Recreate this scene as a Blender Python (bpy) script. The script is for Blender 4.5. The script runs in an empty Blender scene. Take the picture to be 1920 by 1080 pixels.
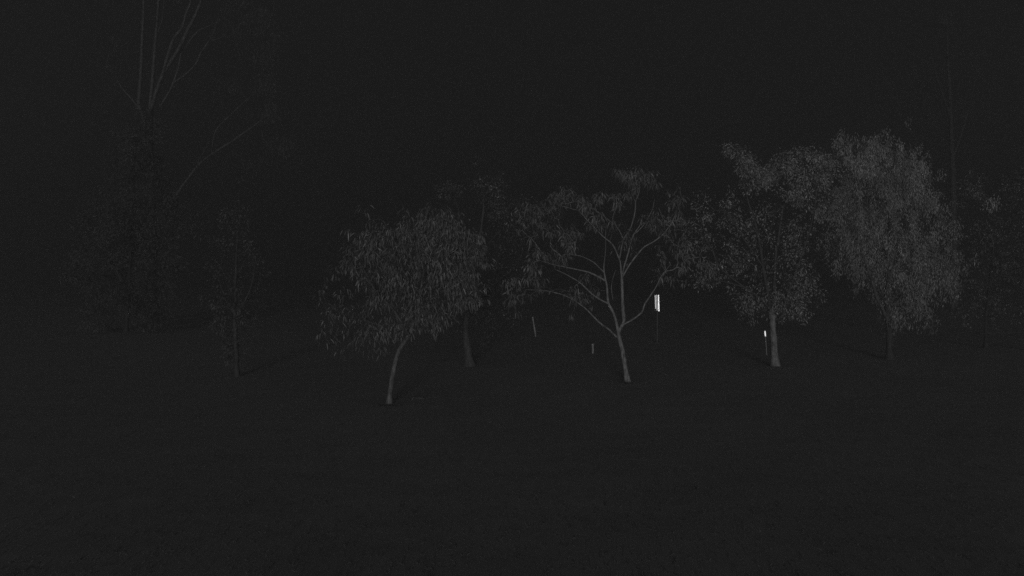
import bpy, math, random
import numpy as np
from mathutils import Vector

rnd = random.Random(11)
rng = np.random.default_rng(11)
scene = bpy.context.scene
col = scene.collection

# ------------------------------------------------------------------ camera
IMG_W, IMG_H, FOCAL_PX = 1920.0, 1080.0, 1663.0
CAM = np.array((0.0, 0.0, 4.0))
HORIZON_ROW = 500.0
PITCH = math.atan((540.0 - HORIZON_ROW) / FOCAL_PX)          # looking slightly down
cam_data = bpy.data.cameras.new("camera")
cam_data.sensor_width = 36.0
cam_data.lens = 36.0 * FOCAL_PX / IMG_W
cam_data.clip_start = 0.1
cam_data.clip_end = 2000.0
cam = bpy.data.objects.new("camera", cam_data)
col.objects.link(cam)
cam.location = CAM
cam.rotation_euler = (math.pi / 2 - PITCH, 0, 0)
scene.camera = cam

# ------------------------------------------------------------------ night sky, one weak low light from behind the camera
SKY = 0.0091
world = bpy.data.worlds.new("World")
scene.world = world
world.use_nodes = True
bg = world.node_tree.nodes["Background"]
bg.inputs[0].default_value = (SKY, SKY, SKY, 1)
bg.inputs[1].default_value = 1.0

SUN_DIR = Vector((0.03, 1.0, -0.075)).normalized()            # the way the light travels
sun_data = bpy.data.lights.new("sun", 'SUN')
sun_data.energy = 0.95
sun_data.angle = math.radians(8)
sun_data.color = (1, 1, 1)
sun = bpy.data.objects.new("sun", sun_data)
col.objects.link(sun)
sun.rotation_euler = SUN_DIR.to_track_quat('-Z', 'Y').to_euler()
sun.location = (0, -20, 30)

scene.view_settings.view_transform = 'Standard'
scene.view_settings.look = 'None'
scene.view_settings.gamma = 1.0
scene.view_settings.exposure = 0.0
scene.view_settings.use_curve_mapping = False
scene.cycles.use_denoising = False
scene.cycles.max_bounces = 6
scene.cycles.diffuse_bounces = 3
scene.cycles.transmission_bounces = 3
scene.cycles.volume_bounces = 2

HAZE_DENSITY, HAZE_GREY, HAZE_G = 0.011, 0.62, 0.6

# ------------------------------------------------------------------ helpers
_F = np.array((0, math.cos(PITCH), -math.sin(PITCH)))
_U = np.array((0, math.sin(PITCH), math.cos(PITCH)))
_R = np.array((1.0, 0, 0))


def at(x, y, depth):
    """a point of the photograph (1920 x 1080) at the distance of the thing it belongs to"""
    d = _R * (x - 960) / FOCAL_PX + _U * (540 - y) / FOCAL_PX + _F
    return CAM + d * (depth / d[1])


def ground_depth(y):
    d = _U * (540 - y) / FOCAL_PX + _F
    return d[1] * (-CAM[2] / d[2])


def link(name, mesh, mat, parent=None):
    o = bpy.data.objects.new(name, mesh)
    col.objects.link(o)
    if mat is not None:
        mesh.materials.append(mat)
    if parent is not None:
        o.parent = parent
    return o


def tag(o, label=None, cat=None, group=None, kind=None):
    for k, v in (("label", label), ("category", cat), ("group", group), ("kind", kind)):
        if v:
            o[k] = v
    return o


def empty(name, loc):
    o = bpy.data.objects.new(name, None)
    o.empty_display_size = 0.3
    col.objects.link(o)
    o.location = loc
    return o


def mesh_np(name, verts, faces, smooth=False, tone=None):
    """faces: (n,k) int array, all of one size"""
    verts = np.asarray(verts, np.float32)
    faces = np.asarray(faces, np.int32)
    me = bpy.data.meshes.new(name)
    n, k = faces.shape
    me.vertices.add(len(verts))
    me.vertices.foreach_set("co", verts.ravel())
    me.loops.add(n * k)
    me.loops.foreach_set("vertex_index", faces.ravel())
    me.polygons.add(n)
    me.polygons.foreach_set("loop_start", np.arange(n, dtype=np.int32) * k)
    me.polygons.foreach_set("loop_total", np.full(n, k, np.int32))
    if smooth:
        me.polygons.foreach_set("use_smooth", np.ones(n, bool))
    if tone is not None:
        a = me.attributes.new("tone", 'FLOAT', 'FACE')
        a.data.foreach_set("value", np.asarray(tone, np.float32))
    me.update(calc_edges=True)
    me.validate()
    return me


class Tubes:
    def __init__(self):
        self.v, self.f, self.n = [], [], 0

    def add(self, pts, rad, sides=8, rough=0.0):
        pts = np.asarray(pts, float)
        rad = np.asarray(rad, float)
        tang = np.gradient(pts, axis=0)
        tang /= np.linalg.norm(tang, axis=1)[:, None] + 1e-9
        ref = np.array((0.31, 0.95, 0.05))
        a = np.cross(tang, ref)
        a /= np.linalg.norm(a, axis=1)[:, None] + 1e-9
        b = np.cross(tang, a)
        th = np.linspace(0, 2 * math.pi, sides, endpoint=False)
        ring = (a[:, None, :] * np.cos(th)[None, :, None] + b[:, None, :] * np.sin(th)[None, :, None])
        r = rad[:, None] * (1 + rough * rng.normal(size=(len(pts), sides)))
        v = pts[:, None, :] + ring * r[:, :, None]
        m = len(pts)
        i = np.arange(m - 1)[:, None] * sides
        j = np.arange(sides)[None, :]
        k = (j + 1) % sides
        f = np.stack((i + j, i + k, i + sides + k, i + sides + j), -1).reshape(-1, 4) + self.n
        self.v.append(v.reshape(-1, 3))
        self.f.append(f)
        # cap as a fan of quads would fold: close the tip by a vanishing last ring instead
        self.n += m * sides

    def mesh(self, name):
        return mesh_np(name, np.concatenate(self.v), np.concatenate(self.f), smooth=True)


def spline(ctrl, rad, step=0.12, wobble=0.0):
    """Catmull-Rom through the control points, resampled"""
    c = np.asarray(ctrl, float)
    r = np.interp(np.linspace(0, 1, len(c)), np.linspace(0, 1, len(rad)), rad)
    c2 = np.vstack((2 * c[0] - c[1], c, 2 * c[-1] - c[-2]))
    P, Rr = [], []
    for i in range(len(c) - 1):
        p0, p1, p2, p3 = c2[i:i + 4]
        n = max(2, int(np.linalg.norm(p2 - p1) / step))
        t = np.linspace(0, 1, n, endpoint=False)[:, None]
        P.append(0.5 * (2 * p1 + (p2 - p0) * t + (2 * p0 - 5 * p1 + 4 * p2 - p3) * t ** 2
                        + (3 * p1 - p0 - 3 * p2 + p3) * t ** 3))
        Rr.append(r[i] + (r[i + 1] - r[i]) * t[:, 0])
    P.append(c[-1:])
    Rr.append(r[-1:])
    P, Rr = np.concatenate(P), np.concatenate(Rr)
    if wobble:
        w = rng.normal(size=P.shape)
        ker = np.ones(5) / 5
        w = np.stack([np.convolve(w[:, k], ker, 'same') for k in range(3)], 1)
        w[0] = 0
        P = P + w * wobble
    return P, Rr


def leaves_mesh(name, base, direc, length, width, droop, tone):
    """narrow pointed leaves, each bent over: 6 vertices, 4 triangles"""
    n = len(base)
    d = direc / (np.linalg.norm(direc, axis=1)[:, None] + 1e-9)
    rv = rng.normal(size=(n, 3))
    s = np.cross(d, rv)
    s /= np.linalg.norm(s, axis=1)[:, None] + 1e-9
    L, W, D = length[:, None], width[:, None], droop[:, None]
    down = np.array((0, 0, -1.0))
    m1 = base + d * L * 0.35 + down * L * D * 0.08
    m2 = base + d * L * 0.70 + down * L * D * 0.30
    tip = base + d * L + down * L * D * 0.60
    v = np.stack((base, m1 - s * W * .5, m1 + s * W * .5, m2 - s * W * .38, m2 + s * W * .38, tip), 1)
    i = np.arange(n)[:, None, None] * 6
    f = np.array(((0, 2, 1), (1, 2, 4), (1, 4, 3), (3, 4, 5)))[None] + i
    return mesh_np(name, v.reshape(-1, 3), f.reshape(-1, 3), tone=np.repeat(tone, 4))


# ------------------------------------------------------------------ materials (the picture is infrared: greys only)
def new_mat(name):
    m = bpy.data.materials.new(name)
    m.use_nodes = True
    nt = m.node_tree
    return m, nt, nt.nodes["Principled BSDF"], nt.nodes["Material Output"]


def bark_mat(name, lo, hi, scale=9.0, bands=0.0):
    m, nt, p, out = new_mat(name)
    tc = nt.nodes.new("ShaderNodeTexCoord")
    mp = nt.nodes.new("ShaderNodeMapping")
    mp.inputs["Scale"].default_value = (1, 1, 0.35)
    nz = nt.nodes.new("ShaderNodeTexNoise")
    nz.inputs["Scale"].default_value = scale
    nz.inputs["Detail"].default_value = 6
    nz.inputs["Roughness"].default_value = 0.65
    cr = nt.nodes.new("ShaderNodeValToRGB")
    cr.color_ramp.elements[0].position = 0.32
    cr.color_ramp.elements[1].position = 0.68
    cr.color_ramp.elements[0].color = (lo, lo, lo, 1)
    cr.color_ramp.elements[1].color = (hi, hi, hi, 1)
    bp = nt.nodes.new("ShaderNodeBump")
    bp.inputs["Strength"].default_value = 0.6
    bp.inputs["Distance"].default_value = 0.02
    nt.links.new(tc.outputs["Object"], mp.inputs["Vector"])
    nt.links.new(mp.outputs["Vector"], nz.inputs["Vector"])
    nt.links.new(nz.outputs["Fac"], cr.inputs["Fac"])
    nt.links.new(cr.outputs["Color"], p.inputs["Base Color"])
    nt.links.new(nz.outputs["Fac"], bp.inputs["Height"])
    nt.links.new(bp.outputs["Normal"], p.inputs["Normal"])
    p.inputs["Roughness"].default_value = 0.85
    return m


def leaf_mat(name, val, rough=0.34, trans=0.35):
    m, nt, p, out = new_mat(name)
    at_ = nt.nodes.new("ShaderNodeAttribute")
    at_.attribute_name = "tone"
    mul = nt.nodes.new("ShaderNodeMath")
    mul.operation = 'MULTIPLY'
    mul.inputs[1].default_value = val
    nt.links.new(at_.outputs["Fac"], mul.inputs[0])
    p.inputs["Roughness"].default_value = rough
    tr = nt.nodes.new("ShaderNodeBsdfTranslucent")
    mx = nt.nodes.new("ShaderNodeMixShader")
    mx.inputs[0].default_value = trans
    nt.links.new(mul.outputs[0], p.inputs["Base Color"])
    nt.links.new(mul.outputs[0], tr.inputs["Color"])
    nt.links.new(p.outputs[0], mx.inputs[1])
    nt.links.new(tr.outputs[0], mx.inputs[2])
    nt.links.new(mx.outputs[0], out.inputs["Surface"])
    return m


def plain_mat(name, val, rough=0.8, metal=0.0, noise=0.25, scale=20.0):
    m, nt, p, out = new_mat(name)
    nz = nt.nodes.new("ShaderNodeTexNoise")
    nz.inputs["Scale"].default_value = scale
    nz.inputs["Detail"].default_value = 5
    mr = nt.nodes.new("ShaderNodeMapRange")
    mr.inputs["From Min"].default_value = 0.3
    mr.inputs["From Max"].default_value = 0.7
    mr.inputs["To Min"].default_value = val * (1 - noise)
    mr.inputs["To Max"].default_value = val * (1 + noise)
    tc = nt.nodes.new("ShaderNodeTexCoord")
    nt.links.new(tc.outputs["Object"], nz.inputs["Vector"])
    nt.links.new(nz.outputs["Fac"], mr.inputs["Value"])
    nt.links.new(mr.outputs["Result"], p.inputs["Base Color"])
    p.inputs["Roughness"].default_value = rough
    p.inputs["Metallic"].default_value = metal
    return m


BARK_PALE = bark_mat("smooth_pale_bark", 0.09, 0.38, 14.0)
BARK_MID = bark_mat("grey_bark", 0.05, 0.24, 12.0)
BARK_DIM = bark_mat("weak_light_bark", 0.05, 0.12)  # lowered grey: weak light on limbs is put into the bark colour
BARK_FAR = bark_mat("mottled_grey_bark", 0.06, 0.15)
BARK_DUSK = bark_mat("faint_light_bark", 0.035, 0.09)  # grey lowered further, imitating trunks that get hardly any lamp light
BARK_UNLIT = bark_mat("unlit_tone_bark", 0.03, 0.07, 6.0)  # darkest bark tone stands in for missing lamp light
LEAF_LARGE = leaf_mat("large_drooping_leaf", 0.27, 0.42)  # low tone also stands in for the lamp's weaker reach leftward
LEAF_SMALL = leaf_mat("small_leaf", 0.48)
LEAF_FINE = leaf_mat("fine_leaf", 0.49, 0.36, 0.3)
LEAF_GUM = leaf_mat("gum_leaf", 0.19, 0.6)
LEAF_UNLIT = leaf_mat("unlit_tone_leaf", 0.16, 0.65)  # dark tone paints these trees as outside the lamp's beam
LEAF_PALE = leaf_mat("pale_leaf", 0.7)
LEAF_HAZY = leaf_mat("grey_leaf", 0.21)
LEAF_DULL = leaf_mat("dull_leaf", 0.32)
SOIL = plain_mat("grass_soil", 0.265, 0.95, 0.0, 0.06, 3.0)
GRASS = leaf_mat("grass_blade", 0.14, 0.7, 0.45)
WOOD = plain_mat("weathered_wood", 0.42, 0.8, 0.0, 0.3, 12)
DARKWOOD = plain_mat("dark_post_paint", 0.13, 0.7)
FOIL = plain_mat("reflective_strip", 0.66, 0.30, 1.0, 0.06, 30)
FOIL_DULL = plain_mat("worn_reflective_strip", 0.40, 0.34, 1.0, 0.12, 30)
BACKING = plain_mat("sign_backing", 0.10, 0.6)
WHITE = plain_mat("reflector_white", 0.75, 0.38, 1.0, 0.06, 30)

# ------------------------------------------------------------------ ground
GX0, GX1, GY0, GY1 = -150.0, 150.0, -8.0, 260.0
gx = np.concatenate((np.linspace(GX0, -45, 30), np.linspace(-44, 44, 150), np.linspace(45, GX1, 30)))
gy = np.concatenate((np.linspace(GY0, 70, 190), np.linspace(72, GY1, 45)))


def relief(x, y):
    return (0.03 * np.sin(x * 0.21 + 1.3) * np.cos(y * 0.17) + 0.010 * np.sin(x * 0.63 + y * 0.41)
            + 0.004 * np.sin(x * 1.7 - y * 1.2 + 0.6) - 0.03)


X, Y = np.meshgrid(gx, gy)
Z = relief(X, Y) + rng.normal(size=X.shape) * 0.004
gv = np.stack((X, Y, Z), -1).reshape(-1, 3)
nx, ny = len(gx), len(gy)
ii, jj = np.meshgrid(np.arange(nx - 1), np.arange(ny - 1))
q = (jj * nx + ii).ravel()
gf = np.stack((q, q + 1, q + nx + 1, q + nx), 1)
tag(link("ground", mesh_np("ground", gv, gf, smooth=True), SOIL), kind="structure")


# ------------------------------------------------------------------ trees
def tree(name, label, base_px, limbs, blobs, leaf, bark, leaf_style, group=None, depth=None, wobble=0.012,
         twig_r=0.006, spread=0.55, limb_bark=None, dense=1.0, stretch=0.8, girth=1.0):
    """limbs: first is the trunk; each (pixel polyline, radii, depth offsets). blobs: (cx, cy, rx, ry, clusters, leaves each)
    in pixels of the photograph; their depth comes from the tree's foot on the ground"""
    d0 = depth if depth else ground_depth(base_px[1])
    foot = at(base_px[0], base_px[1], d0)
    foot[2] = float(relief(foot[0], foot[1]))
    root = empty(name, foot)
    tag(root, label, "tree", group)
    nodes, noder = [], []
    for k, (poly, rad, dz) in enumerate(limbs):
        dd = np.interp(np.linspace(0, 1, len(poly)), np.linspace(0, 1, len(dz)), dz)
        pts = np.array([at(x, y, d0 + o) for (x, y), o in zip(poly, dd)])
        if k == 0:
            pts[0] = foot - np.array((0, 0, 0.12))
        P, Rr = spline(pts, np.array(rad) * girth, 0.12, wobble)
        if k == 0:                                             # root flare
            h = P[:, 2] - foot[2]
            Rr = Rr * (1 + 0.55 * np.exp(-np.clip(h, 0, None) / 0.18))
        t = Tubes()
        if Rr[-1] < 0.03:
            Rr[-1] *= 0.2
        t.add(P - foot, Rr * (1 + 0.09 * np.sin(np.arange(len(Rr)) * 0.9 + k) * rng.uniform(0.2, 1, len(Rr))), 10 if k == 0 else 8, 0.07)
        link("trunk" if k == 0 else "branch", t.mesh(name + "_limb"), bark if k == 0 else (limb_bark or bark), root)
        keep = P[(len(P) // 3 if k == 0 else len(P) // 6):]
        nodes.append(keep)
        noder.append(np.zeros(len(keep)))
    base_nodes = np.concatenate(nodes)
    # ---- cluster centres inside the blobs
    cl, nl, bough, bough_tone = [], [], [], []
    for (cx, cy, rx, ry, nc, per) in blobs:
        m = d0 / FOCAL_PX
        half = np.array((rx, (rx + ry) * 0.525, ry)) * m * 0.9
        mid = at(cx, cy, d0)
        total = max(1, int(nc * dense))
        heads = []
        while len(heads) < max(3, total // 6):
            u = rng.uniform(-1, 1, 3)
            if 0.10 < u @ u < 1:
                heads.append(mid + u * half)
        for q in range(total):                                  # leaf clusters gather into boughs
            h = heads[q % len(heads)]
            s = min(0.40, 0.38 * half.mean()) * (0.6 + 0.8 * ((q * 7) % 5) / 4)
            cl.append(h + rng.normal(size=3) * s * np.array((.8, .8, 1.0)))
            nl.append(per)
            bough.append(len(bough_tone) + q % len(heads))
        bough_tone.extend(rng.uniform(0.7, 1.25, len(heads)))
    cl, nl = np.array(cl), np.array(nl)
    if len(cl) == 0:
        return root
    dist = np.array([np.min(np.linalg.norm(base_nodes - c, axis=1)) for c in cl])
    order = np.argsort(dist)
    # ---- twigs grow outward from the limbs, cluster by cluster
    N = len(base_nodes) + len(cl) * 3
    pos = np.zeros((N, 3))
    par = np.full(N, -1)
    pos[:len(base_nodes)] = base_nodes
    n = len(base_nodes)
    tips, outward = [], []
    segs = []
    for ci in order:
        c = cl[ci]
        v = pos[:n] - c
        dd = np.sqrt((v * v).sum(1)) + 0.35 * np.clip(v[:, 2], 0, None)     # prefer to come from below
        j = int(np.argmin(dd))
        a = pos[j]
        e = c - a
        ln = np.linalg.norm(e)
        p1 = a + e * 0.36 + rng.normal(size=3) * ln * 0.06 + np.array((0, 0, ln * 0.05))
        p2 = a + e * 0.70 + rng.normal(size=3) * ln * 0.06 + np.array((0, 0, ln * 0.06))
        pos[n], pos[n + 1], pos[n + 2] = p1, p2, c
        par[n], par[n + 1], par[n + 2] = j, n, n + 1
        segs.append((j, n, n + 1, n + 2))
        n += 3
        tips.append(c)
        outward.append(e / (ln + 1e-6))
    load = np.zeros(N)
    load[[s[3] for s in segs]] = 1
    for k in range(n - 1, len(base_nodes) - 1, -1):
        load[par[k]] += load[k]
    tw = Tubes()
    for s in segs:
        rr = np.minimum(twig_r * np.sqrt(np.maximum(load[list(s)], 1)), 0.03)
        rr[0] = rr[1]
        tw.add(pos[list(s)] - foot, rr, 4)
    link("twigs", tw.mesh(name + "_twigs"), limb_bark or bark, root)["kind"] = "stuff"
    # ---- leaves
    tips, outward = np.array(tips), np.array(outward)
    cnt = np.maximum(1, (nl[order] * rng.uniform(0.55, 1.45, len(order))).astype(int))
    idx = np.repeat(np.arange(len(tips)), cnt)
    M = len(idx)
    L0, W0, hang, size, droop = leaf_style
    g = rng.normal(size=(M, 3))
    g /= np.linalg.norm(g, axis=1)[:, None]
    rad = size * rng.uniform(0.05, 1, (M, 1)) ** 0.6
    b = tips[idx] + g * rad * np.array((1, 1, stretch))
    direc = g * (1 - hang) + outward[idx] * 0.25 * (1 - hang) + np.array((0, 0, -1.0)) * hang + rng.normal(size=(M, 3)) * 0.18
    length = L0 * rng.uniform(0.45, 1.3, M)
    width = W0 * rng.uniform(0.7, 1.2, M)
    ctone = rng.uniform(0.7, 1.25, len(tips)) * np.array(bough_tone)[np.array(bough)[order]]
    tone = ctone[idx] * rng.uniform(0.85, 1.15, M)
    me = leaves_mesh(name + "_leaves", b - foot, direc, length, width, np.full(M, droop), tone)
    link("crown", me, leaf, root)
    return root


def px(*a):
    return list(zip(a[0::2], a[1::2]))


# leaf styles: length, width, hang, cluster radius, droop
ROSETTE = (0.20, 0.045, 0.50, 0.16, 0.9)
CLUMP = (0.095, 0.036, 0.3, 0.22, 0.4)
FINE = (0.10, 0.022, 0.7, 0.20, 0.4)
GUM = (0.20, 0.035, 0.65, 0.45, 0.5)

# young tree with the leaning trunk
tree("young_tree", "young tree with dense drooping leaves on a thin trunk that leans and kinks", (728, 757),
     [(px(728, 757, 733, 722, 741, 685, 750, 655, 766, 632, 776, 600, 786, 560), (.075, .068, .062, .055, .04), (0, 0, .2, .3)),
      (px(768, 630, 740, 585, 705, 545, 680, 500), (.035, .028, .015), (0, -.5)),
      (px(776, 600, 820, 555, 865, 520, 890, 480), (.035, .028, .015), (.1, .7)),
      (px(786, 560, 795, 510, 810, 450, 815, 415), (.038, .03, .015), (.3, .2)),
      (px(780, 585, 760, 530, 745, 480, 705, 445), (.03, .025, .012), (.2, -.7)),
      (px(770, 628, 725, 612, 670, 600, 610, 590), (.028, .02, .01), (0, .6)),
      (px(795, 510, 840, 480, 850, 440), (.025, .018, .01), (.3, -.5))],
     [(815, 418, 48, 26, 40, 16), (845, 450, 45, 30, 36, 15), (700, 455, 42, 32, 22, 13), (790, 490, 110, 54, 110, 14), (770, 440, 40, 30, 20, 12), (760, 600, 40, 26, 18, 9),
      (890, 470, 34, 42, 32, 14), (868, 540, 52, 38, 40, 13), (745, 545, 75, 42, 48, 12), (620, 580, 55, 60, 24, 5),
      (720, 612, 45, 20, 20, 10), (812, 585, 45, 28, 24, 11), (675, 490, 35, 35, 16, 11), (680, 615, 40, 25, 10, 7)],
     LEAF_LARGE, BARK_MID, (0.13, 0.026, 0.5, 0.20, 0.9), "trees on the night lawn", dense=2.0, limb_bark=BARK_DIM)

# open tree with the pale forked branches
tree("forked_tree", "open tree with pale slender trunk forking low into many bare curved branches", (1177, 716),
     [(px(1177, 716, 1173, 690, 1167, 660, 1161, 635, 1159, 618), (.085, .078, .07, .065), (0, 0)),
      (px(1159, 622, 1151, 588, 1141, 568, 1138, 537, 1134, 520, 1132, 500, 1135, 470, 1136, 430), (.05, .045, .038, .025, .015, .008), (0, -.1, -.2)),
      (px(1160, 622, 1165, 612, 1170, 603, 1168, 583, 1167, 555, 1166, 520), (.058, .06, .055, .05), (0, .15)),
      (px(1156, 632, 1142, 618, 1122, 603, 1097, 577, 1063, 556, 1022, 545, 985, 543), (.035, .03, .025, .018, .01), (0, .8)),
      (px(1142, 570, 1112, 553, 1087, 530, 1064, 516, 1040, 505), (.032, .026, .018, .01), (-.1, -.9)),
      (px(1136, 527, 1107, 512, 1080, 505, 1042, 497, 1010, 488), (.034, .028, .018, .01), (-.1, .4)),
      (px(1132, 510, 1112, 491, 1087, 480, 1060, 476), (.02, .015, .008), (-.1, -.6)),
      (px(1166, 522, 1163, 492, 1158, 478, 1148, 458, 1130, 443, 1106, 418, 1085, 395), (.034, .03, .024, .018, .01), (.1, -.4)),
      (px(1166, 520, 1172, 492, 1180, 465, 1188, 440, 1201, 420, 1204, 400), (.03, .024, .018, .01), (.1, .5)),
      (px(1167, 519, 1184, 492, 1205, 466, 1231, 449, 1255, 425, 1268, 400), (.032, .026, .02, .01), (.1, -.3)),
      (px(1161, 485, 1169, 450, 1181, 430, 1190, 400, 1192, 375, 1199, 358, 1190, 340), (.024, .024, .022, .016, .008), (0, .3)),
      (px(1168, 447, 1160, 430, 1142, 413, 1125, 400), (.018, .014, .008), (.15, .0)),
      (px(1166, 609, 1181, 602, 1203, 586, 1210, 568, 1228, 541, 1240, 518, 1258, 495), (.034, .03, .026, .018, .008), (.0, -.5)),
      (px(1149, 562, 1146, 540, 1150, 520, 1155, 505), (.014, .012, .006), (0, .2)),
      (px(1188, 440, 1208, 420, 1222, 395, 1228, 370), (.014, .012, .006), (.4, .7))],
     [(1178, 335, 20, 16, 18, 18), (1212, 338, 24, 20, 14, 10), (1162, 372, 16, 14, 9, 13), (1112, 378, 28, 16, 14, 11), (1062, 378, 28, 22, 16, 10),
      (1015, 405, 40, 36, 26, 9), (1055, 450, 45, 32, 28, 9), (1015, 495, 48, 34, 26, 8), (965, 555, 48, 26, 16, 7),
      (1268, 385, 16, 30, 12, 12), (1258, 420, 26, 20, 12, 11), (1255, 468, 35, 26, 18, 9), (1300, 500, 34, 32, 16, 9),
      (1125, 415, 36, 24, 14, 8), (1222, 400, 20, 28, 10, 9), (1085, 545, 50, 24, 14, 7), (1180, 470, 40, 30, 8, 7),
      (1250, 525, 24, 18, 8, 8)],
     LEAF_LARGE, BARK_PALE, (0.15, 0.034, 0.5, 0.16, 0.9), "trees on the night lawn", wobble=0.012, dense=1.5, twig_r=0.004)

# tree with the thick straight trunk
tree("straight_trunk_tree", "tree with thick straight pale trunk, open dark centre and leafy top", (1454, 686),
     [(px(1454, 686, 1452, 660, 1450, 630, 1448, 600, 1446, 575), (.145, .13, .12, .105), (0, 0)),
      (px(1447, 590, 1440, 555, 1431, 500, 1424, 455, 1415, 415, 1402, 375, 1385, 310), (.07, .06, .045, .03, .012), (0, -.6)),
      (px(1447, 580, 1451, 540, 1455, 480, 1462, 428, 1470, 380, 1482, 310), (.065, .055, .04, .028, .012), (0, .7)),
      (px(1448, 602, 1460, 597, 1469, 591, 1471, 574, 1478, 548, 1496, 500, 1520, 425, 1536, 335), (.045, .045, .045, .042, .03, .012), (-.05, -.5)),
      (px(1444, 578, 1402, 543, 1357, 528, 1328, 524), (.04, .03, .014), (0, -.8)),
      (px(1431, 500, 1396, 450, 1362, 398, 1341, 395, 1320, 377), (.035, .028, .012), (-.2, .5)),
      (px(1402, 543, 1352, 503, 1333, 463, 1313, 438, 1288, 420), (.03, .026, .012), (-.3, -1.2)),
      (px(1424, 455, 1440, 440, 1450, 415, 1455, 380), (.025, .02, .01), (-.4, -.9)),
      (px(1470, 380, 1500, 340, 1515, 300), (.025, .018, .01), (.5, 1.2))],
     [(1388, 300, 26, 26, 34, 22), (1438, 322, 26, 26, 26, 20), (1475, 305, 26, 24, 30, 20), (1532, 312, 32, 38, 66, 22), (1500, 350, 40, 30, 40, 18),
      (1440, 345, 40, 24, 24, 16), (1550, 365, 30, 40, 30, 18), (1375, 400, 34, 44, 26, 12), (1420, 420, 30, 34, 20, 12),
      (1440, 500, 90, 52, 66, 13), (1505, 535, 36, 34, 40, 15), (1420, 562, 48, 24, 40, 14), (1480, 570, 34, 24, 30, 14),
      (1510, 440, 40, 60, 36, 13), (1310, 405, 26, 26, 14, 12), (1310, 450, 32, 36, 24, 11), (1320, 510, 38, 28, 24, 11), (1390, 470, 40, 40, 20, 10)],
     LEAF_SMALL, BARK_PALE, CLUMP, "trees on the night lawn", limb_bark=BARK_DIM, dense=1.9, twig_r=0.004)

# the big bushy tree
tree("bushy_tree", "large dense bushy tree with fine hanging foliage down to its forked stems", (1668, 672),
     [(px(1668, 672, 1667, 625, 1664, 590, 1662, 560, 1665, 500, 1668, 430, 1660, 340, 1650, 275), (.14, .12, .11, .10, .08, .05, .02), (0, 0, .2, 0)),
      (px(1664, 600, 1655, 580, 1643, 555, 1635, 525, 1615, 470, 1598, 400, 1575, 300), (.07, .065, .06, .05, .035, .015), (-.1, -.9)),
      (px(1665, 590, 1690, 555, 1715, 515, 1745, 470, 1755, 420), (.06, .055, .04, .015), (0, .7)),
      (px(1666, 520, 1700, 440, 1712, 360, 1712, 310), (.05, .04, .015), (.1, -.8)),
      (px(1666, 480, 1630, 410, 1625, 340, 1615, 280), (.05, .04, .015), (.1, 1.1)),
      (px(1690, 555, 1735, 540, 1775, 520), (.04, .03, .012), (.1, -.5))],
     [(1642, 302, 62, 42, 120, 34), (1572, 268, 9, 20, 9, 26), (1560, 310, 14, 20, 8, 18), (1605, 296, 20, 32, 22, 28), (1716, 318, 14, 30, 22, 34),
      (1690, 350, 52, 60, 120, 32), (1640, 380, 75, 60, 130, 28), (1590, 440, 40, 60, 90, 28), (1660, 450, 90, 60, 170, 28), (1735, 430, 42, 56, 90, 30),
      (1755, 500, 44, 50, 80, 26), (1690, 530, 80, 48, 120, 24), (1600, 500, 34, 30, 40, 26), (1720, 570, 44, 34, 34, 18), (1665, 585, 26, 26, 18, 16),
      (1790, 505, 20, 34, 18, 20), (1650, 540, 16, 40, 10, 14), (1740, 590, 30, 26, 12, 12), (1800, 545, 14, 24, 7, 12), (1690, 600, 30, 24, 10, 12), (1720, 375, 26, 30, 24, 26)],
     LEAF_FINE, BARK_DUSK, FINE, "trees on the night lawn", limb_bark=BARK_FAR, dense=1.6, stretch=1.7, twig_r=0.004)

# sparse trees at the right edge
sparse = tree("sparse_tree", "sparse straggly tree beside the bushy tree, with one bright tuft of leaves", (1848, 652),
     [(px(1848, 652, 1849, 600, 1855, 540, 1862, 460, 1852, 395, 1836, 320), (.085, .075, .06, .04, .012), (0, 0, .3)),
      (px(1855, 545, 1835, 480, 1815, 400, 1808, 360), (.035, .025, .01), (.1, -.6)),
      (px(1862, 460, 1885, 430, 1892, 380), (.03, .02, .01), (.2, .6)),
      (px(1850, 600, 1820, 570, 1800, 560), (.03, .02, .01), (0, -.4))],
     [(1815, 350, 34, 34, 20, 14), (1852, 383, 9, 8, 22, 34), (1838, 370, 20, 22, 14, 16), (1862, 450, 34, 55, 40, 12), (1880, 500, 34, 40, 26, 12),
      (1830, 520, 40, 40, 22, 11), (1812, 575, 30, 24, 14, 10), (1865, 570, 40, 34, 24, 11), (1900, 340, 20, 20, 8, 10)],
     LEAF_DULL, BARK_UNLIT, CLUMP, "trees on the night lawn", dense=1.8)
nt_ = 200
c_ = at(1851, 384, ground_depth(652)) - np.array(sparse.location)
g_ = rng.normal(size=(nt_, 3)) * np.array((.11, .14, .15)) + c_ + np.array(((-.22, 0, .0), (.05, 0, -.08), (.26, 0, .1), (-.02, 0, .12)))[rng.integers(0, 4, nt_)] + np.array((0, -.35, 0))
d_ = np.stack((rng.normal(size=nt_) * .5, rng.normal(size=nt_) * .5, -np.ones(nt_)), 1)
pale = link("pale_leaf_tuft", leaves_mesh("pale_tuft", g_, d_, rng.uniform(.07, .15, nt_), rng.uniform(.035, .05, nt_), np.full(nt_, .4), rng.uniform(.6, 1.2, nt_)), LEAF_PALE, sparse)
pale["kind"] = "stuff"
pale["label"] = "bright tuft of pale leaves"
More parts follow.
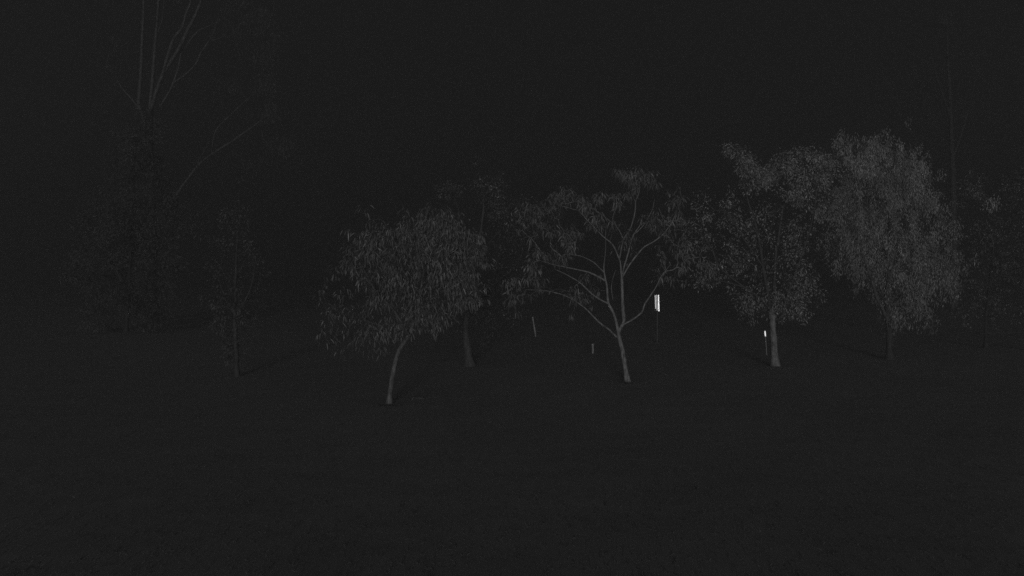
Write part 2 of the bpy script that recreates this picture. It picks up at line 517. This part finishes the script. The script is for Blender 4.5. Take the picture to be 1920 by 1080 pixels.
tree("slender_tree", "slender dim tree standing just beyond the sparse straggly tree with the bright tuft", (1938, 658),
     [(px(1938, 658, 1936, 600, 1932, 520, 1935, 430, 1928, 330), (.09, .08, .06, .04, .012), (0, 0)),
      (px(1932, 520, 1912, 470, 1908, 420), (.03, .02, .01), (0, .6)),
      (px(1934, 480, 1960, 440, 1972, 400), (.03, .02, .01), (0, .6))],
     [(1920, 335, 34, 34, 16, 12), (1925, 420, 40, 50, 28, 12), (1915, 480, 28, 40, 20, 12), (1920, 560, 34, 40, 26, 12), (1960, 430, 40, 60, 26, 12),
      (1960, 530, 34, 50, 20, 12)],
     LEAF_DULL, BARK_UNLIT, CLUMP, "trees on the night lawn", dense=1.4)

# dim tree standing between the young tree and the forked one
tree("dim_tree", "dim sparse tree with short stout trunk half hidden behind the young leaning tree", (881, 686),
     [(px(881, 686, 877, 655, 873, 620, 880, 560, 893, 480, 905, 410, 908, 350), (.17, .15, .12, .09, .05, .015), (0, 0, .4)),
      (px(876, 600, 920, 540, 965, 500, 990, 450), (.06, .045, .015), (0, -.6)),
      (px(893, 480, 930, 440, 950, 395), (.04, .03, .012), (.2, .7)),
      (px(893, 480, 870, 420, 850, 365), (.04, .03, .012), (.2, -.5)),
      (px(875, 610, 850, 580, 820, 570), (.04, .025, .012), (0, .5))],
     [(908, 345, 34, 20, 26, 16), (858, 356, 32, 13, 16, 15), (945, 385, 30, 26, 22, 14), (960, 425, 44, 40, 30, 12), (895, 400, 54, 32, 20, 9),
      (970, 500, 40, 40, 24, 11), (940, 565, 44, 34, 22, 10), (905, 600, 36, 40, 22, 11), (985, 400, 26, 28, 14, 12)],
     LEAF_HAZY, BARK_DIM, CLUMP, "trees on the night lawn", limb_bark=BARK_UNLIT, dense=1.4)

# tall gum at the left, its pale stems running out of the top of the picture
GUMD = 66.0
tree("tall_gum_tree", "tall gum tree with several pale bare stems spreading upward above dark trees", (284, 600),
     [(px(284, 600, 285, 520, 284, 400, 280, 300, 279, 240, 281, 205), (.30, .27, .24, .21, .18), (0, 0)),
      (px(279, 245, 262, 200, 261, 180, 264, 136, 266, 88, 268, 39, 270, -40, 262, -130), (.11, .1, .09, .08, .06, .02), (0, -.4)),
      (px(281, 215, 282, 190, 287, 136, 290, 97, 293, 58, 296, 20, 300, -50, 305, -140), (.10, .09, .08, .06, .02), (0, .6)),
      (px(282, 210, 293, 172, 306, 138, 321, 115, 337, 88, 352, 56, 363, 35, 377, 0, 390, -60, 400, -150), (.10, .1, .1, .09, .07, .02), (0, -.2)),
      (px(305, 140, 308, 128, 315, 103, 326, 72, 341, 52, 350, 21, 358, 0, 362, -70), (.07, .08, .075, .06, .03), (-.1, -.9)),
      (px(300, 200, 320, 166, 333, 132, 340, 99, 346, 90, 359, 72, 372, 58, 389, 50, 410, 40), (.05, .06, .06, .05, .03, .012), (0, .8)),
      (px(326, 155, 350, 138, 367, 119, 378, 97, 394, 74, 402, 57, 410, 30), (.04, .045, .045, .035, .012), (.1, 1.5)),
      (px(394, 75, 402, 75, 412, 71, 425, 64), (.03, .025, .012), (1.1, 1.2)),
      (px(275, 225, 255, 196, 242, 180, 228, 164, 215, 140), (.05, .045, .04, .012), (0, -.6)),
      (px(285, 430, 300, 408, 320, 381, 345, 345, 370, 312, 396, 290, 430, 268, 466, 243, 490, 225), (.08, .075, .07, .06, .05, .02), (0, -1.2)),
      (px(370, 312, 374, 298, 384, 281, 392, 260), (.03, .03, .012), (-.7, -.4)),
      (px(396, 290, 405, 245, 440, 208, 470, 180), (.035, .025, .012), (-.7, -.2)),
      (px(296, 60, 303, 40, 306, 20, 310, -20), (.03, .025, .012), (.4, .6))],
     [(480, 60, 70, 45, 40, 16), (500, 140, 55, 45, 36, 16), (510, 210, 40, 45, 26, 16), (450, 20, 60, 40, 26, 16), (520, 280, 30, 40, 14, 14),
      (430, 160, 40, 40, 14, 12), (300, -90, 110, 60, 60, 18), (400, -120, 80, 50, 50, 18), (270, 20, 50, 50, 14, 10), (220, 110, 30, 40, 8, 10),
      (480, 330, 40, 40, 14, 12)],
     LEAF_GUM, BARK_UNLIT, GUM, None, depth=GUMD, limb_bark=BARK_MID, dense=1.3, girth=1.35)

# trees in front of the gum's trunk, toned dark for lack of lamp light
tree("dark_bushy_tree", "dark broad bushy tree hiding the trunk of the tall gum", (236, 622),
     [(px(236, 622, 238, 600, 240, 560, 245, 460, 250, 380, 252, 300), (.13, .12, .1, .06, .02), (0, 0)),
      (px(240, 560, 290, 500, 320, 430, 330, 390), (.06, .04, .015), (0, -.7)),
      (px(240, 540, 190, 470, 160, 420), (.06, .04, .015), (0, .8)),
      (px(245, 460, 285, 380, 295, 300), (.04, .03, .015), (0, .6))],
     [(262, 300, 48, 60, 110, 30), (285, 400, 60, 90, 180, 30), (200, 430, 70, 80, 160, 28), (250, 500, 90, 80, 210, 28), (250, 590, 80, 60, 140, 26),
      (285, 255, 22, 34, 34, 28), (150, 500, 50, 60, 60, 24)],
     LEAF_UNLIT, BARK_UNLIT, (0.17, 0.06, 0.3, 0.4, 0.4), "dark trees left of the lawn")
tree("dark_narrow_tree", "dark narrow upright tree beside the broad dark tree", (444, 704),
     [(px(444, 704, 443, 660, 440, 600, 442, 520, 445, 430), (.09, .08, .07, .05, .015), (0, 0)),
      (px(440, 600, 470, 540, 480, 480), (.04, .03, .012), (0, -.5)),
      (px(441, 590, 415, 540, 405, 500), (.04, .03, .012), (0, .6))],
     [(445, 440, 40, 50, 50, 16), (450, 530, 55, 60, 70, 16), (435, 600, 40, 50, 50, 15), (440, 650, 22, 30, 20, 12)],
     LEAF_UNLIT, BARK_DUSK, CLUMP, "dark trees left of the lawn")

# far tall tree above the right-hand side
tree("far_tall_tree", "far tall faint tree rising behind the large bushy tree", (1790, 580),
     [(px(1790, 580, 1788, 400, 1784, 250, 1778, 120, 1775, 40), (.35, .28, .2, .12, .03), (0, 0)),
      (px(1786, 300, 1815, 210, 1830, 140), (.12, .08, .02), (0, 1.5)),
      (px(1782, 220, 1755, 140, 1745, 90), (.10, .07, .02), (0, -1.5))],
     [(1778, 45, 22, 28, 26, 22), (1800, 120, 44, 40, 36, 18), (1755, 120, 34, 40, 26, 18), (1820, 180, 40, 40, 26, 18), (1770, 210, 44, 40, 26, 16)],
     LEAF_GUM, BARK_FAR, (0.18, 0.04, 0.6, 0.5, 0.5), None)


# ------------------------------------------------------------------ markers and stakes
def box(cx, cy, cz, sx, sy, sz, bevel=0.004):
    import bmesh
    bm = bmesh.new()
    bmesh.ops.create_cube(bm, size=1)
    for v in bm.verts:
        v.co = Vector((v.co.x * sx + cx, v.co.y * sy + cy, v.co.z * sz + cz))
    if bevel:
        bmesh.ops.bevel(bm, geom=bm.edges[:], offset=min(bevel, sx * .3, sy * .3, sz * .3), segments=1, affect='EDGES')
    me = bpy.data.meshes.new("box")
    bm.to_mesh(me)
    bm.free()
    return me


def half_round(cx, y0, z0, z1, w, depth, lean, seg=6):
    """an upright strip with a rounded, proud front; its lower end is shifted by lean"""
    v, f = [], []
    th = np.linspace(math.pi, 2 * math.pi, seg + 1)
    zs = np.linspace(z0, z1, 5)
    for z in zs:
        o = lean * (1 - (z - z0) / (z1 - z0))
        for t in th:
            v.append((cx + math.cos(t) * w / 2 + o, y0 + math.sin(t) * depth, z))
    m = seg + 1
    for i in range(len(zs) - 1):
        for j in range(seg):
            a = i * m + j
            f.append((a, a + 1, a + m + 1, a + m))
        f.append((i * m + seg, i * m, (i + 1) * m, (i + 1) * m + seg))
    return mesh_np("strip", v, np.array(f), smooth=False)


FACE_UP = -3.2
# tall marker with three reflective strips beyond the forked tree
dm = ground_depth(642)
foot = at(1232.5, 642, dm)
foot[2] = float(relief(foot[0], foot[1]))
mk = empty("marker_sign", foot)
tag(mk, "upright marker sign with three bright reflective strips, right of the forked tree", "sign")
S = dm / FOCAL_PX
t = Tubes()
t.add(np.array([(0, 0.05, z) for z in np.linspace(-0.2, (642 - 552) * S, 12)]), np.full(12, 0.03), 8)
link("post", t.mesh("post"), DARKWOOD, mk)
hz0 = at(0, 568, dm)[2] - foot[2]
plate = link("backing_plate", box(0.0, 0.0, 0.0, 0.26, 0.02, 0.84), BACKING, mk)
plate.location = (-0.035, 0.0, hz0)
plate.rotation_euler = (math.radians(FACE_UP), 0, math.radians(-6))       # leans back a little
for cx, ya, yb, w, m in ((1228.2, 553.5, 578.5, 2.8, FOIL_DULL), (1231.1, 552.5, 582, 2.7, FOIL_DULL), (1234.3, 553, 583.5, 2.9, FOIL)):
    link("reflective_strip", half_round((cx - 1231.2) * S, -0.012, (568 - yb) * S, (568 - ya) * S, w * S, 0.005, 0.02), m, plate)

# small reflector stake beside the straight trunk
ds = ground_depth(664)
foot = at(1438, 664, ds)
foot[2] = float(relief(foot[0], foot[1]))
st = empty("reflector_stake", foot)
tag(st, "thin dark stake with small white reflector beside the thick straight trunk", "stake")
S = ds / FOCAL_PX
t = Tubes()
hs = (664 - 617) * S
t.add(np.array([(-3.2 * S * z / hs, 0.03, z) for z in np.linspace(-0.15, hs, 8)]), np.full(8, 0.018), 6)
link("post", t.mesh("post"), WOOD, st)
rf = link("reflector", half_round(0, 0, -4.8 * S, 4.8 * S, 3.8 * S, 0.006, 0.02), WHITE, st)
rf.location = (-3.9 * S, 0.0, (664 - 623.2) * S)
rf.rotation_euler = (math.radians(FACE_UP), 0, math.radians(-8))

# two short weathered stakes on the lawn
def stake(name, label, base, top, r, broken):
    d = ground_depth(base[1])
    foot = at(*base, d)
    foot[2] = float(relief(foot[0], foot[1]))
    e = tag(empty(name, foot), label, "stake")
    p1 = at(*top, d) - foot
    p = np.array([p1 * s for s in np.linspace(-0.12, 1, 14)])
    p[:, 0] += np.sin(np.linspace(0, 5, 14)) * r * 0.25
    rr = np.interp(np.linspace(0, 1, 14), *broken) * r
    t = Tubes()
    t.add(p, rr, 9, 0.08)
    link("shaft", t.mesh("shaft"), WOOD, e)
    t = Tubes()
    t.add(np.array([p1, p1 + np.array((0, 0, 0.012)), p1 + np.array((0, 0, 0.02))]), (rr[-1] * 1.02, rr[-1] * .8, 0.002), 9)
    link("cut_end", t.mesh("cut_end"), WOOD, e)
    return e


stake("leaning_stake", "taller pale weathered stake leaning between the dim stout trunk and the forked tree", (1004, 629), (999, 594), 0.055,
      ((0, .35, .55, .7, 1), (.7, .8, 1.0, .75, 1.1)))
stake("short_stake", "short pale stake with a wider top left of the forked trunk", (1111, 662), (1112, 645), 0.05,
      ((0, .3, .6, .8, 1), (.8, 1.0, .9, .9, 1.5)))

# fallen branch at the right edge
dl = ground_depth(626)
a, b = at(1836, 625, dl), at(1945, 617, dl + 2.5)
foot = (a + b) / 2
foot[2] = float(relief(foot[0], foot[1]))
lg = tag(empty("fallen_branch", foot), "long pale fallen branch lying on the grass under the sparse tree", "branch")
pts = np.linspace(a, b, 7)
pts[:, 2] = relief(pts[:, 0], pts[:, 1]) + 0.05
P, Rr = spline(pts - foot, (.05, .055, .045, .03, .012), 0.15, 0.02)
t = Tubes()
t.add(P, Rr, 8, 0.06)
link("stem", t.mesh("stem"), BARK_DIM, lg)
t = Tubes()
k = P[len(P) // 2]
t.add(np.array([k, k + (0.2, 0.1, 0.12), k + (0.5, 0.1, 0.2)]), (.025, .02, .004), 6)
link("side_twig", t.mesh("side_twig"), BARK_DIM, lg)

# ------------------------------------------------------------------ grass
n = 26000
gyv = 9 + 55 * rng.uniform(0, 1, n) ** 1.3
gxv = rng.uniform(-1, 1, n) * (gyv * 0.64 + 3)
k = 4
bx = np.repeat(gxv, k) + rng.normal(size=n * k) * 0.05
by = np.repeat(gyv, k) + rng.normal(size=n * k) * 0.05
b = np.stack((bx, by, relief(bx, by) - 0.01), 1)
dirn = np.stack((rng.normal(size=n * k) * .7, rng.normal(size=n * k) * .7, np.full(n * k, 0.8)), 1)
me = leaves_mesh("grass", b, dirn, rng.uniform(.03, .09, n * k), rng.uniform(.005, .010, n * k), np.full(n * k, .5), rng.uniform(.7, 1.3, n * k))
tag(link("grass", me, GRASS), "short dark grass growing over the lawn under the trees", "grass", kind="stuff")

def tuft(label, x, y, n, spread, tall, mat=None):
    d = ground_depth(y)
    f = at(x, y, d)
    b = np.stack((rng.normal(size=n) * spread, rng.normal(size=n) * spread * .6, np.zeros(n)), 1)
    b[:, 2] = relief(b[:, 0] + f[0], b[:, 1] + f[1]) - float(relief(f[0], f[1])) - 0.015
    dr = np.stack((rng.normal(size=n) * .5, rng.normal(size=n) * .5, np.full(n, 1.0)), 1)
    me = leaves_mesh("tuft", b, dr, rng.uniform(.4, 1, n) * tall, np.full(n, .012), np.full(n, .7), rng.uniform(.7, 1.3, n))
    o = link("grass_tuft", me, mat or LEAF_HAZY)
    f[2] = float(relief(f[0], f[1]))
    o.location = f
    tag(o, label, "grass tuft", kind="stuff")


tuft("low spreading tuft of grass at the foot of the thick straight trunk", 1463, 689, 500, 0.32, 0.17)
tuft("dark grass around the foot of the forked tree", 1177, 718, 260, 0.20, 0.16, GRASS)
tuft("dark grass around the foot of the young leaning tree", 728, 760, 260, 0.20, 0.16, GRASS)
tuft("small tuft of grass beside the leaning young trunk", 782, 746, 160, 0.16, 0.14)

# ------------------------------------------------------------------ added haze: lifts the blacks, dims light with distance
m = bpy.data.materials.new("haze_air")
m.use_nodes = True
nt = m.node_tree
nt.nodes.remove(nt.nodes["Principled BSDF"])
pv = nt.nodes.new("ShaderNodeVolumePrincipled")
pv.inputs["Color"].default_value = (HAZE_GREY,) * 3 + (1,)
pv.inputs["Density"].default_value = HAZE_DENSITY
pv.inputs["Anisotropy"].default_value = HAZE_G
nt.links.new(pv.outputs[0], nt.nodes["Material Output"].inputs["Volume"])
HAZE_TOP = max((o.matrix_world @ Vector(c)).z + o.parent.location.z for o in bpy.data.objects if o.type == "MESH" and o.parent and not o.parent.parent for c in o.bound_box) + 0.5
hz = link("haze", box((GX0 + GX1) / 2, (GY0 + GY1) / 2, (HAZE_TOP - 1.1) / 2, GX1 - GX0 + 4, GY1 - GY0 + 4, HAZE_TOP + 1.1, 0), m)
tag(hz, "added thin even haze over the whole lawn, lifting its darkest greys", "haze", kind="stuff")
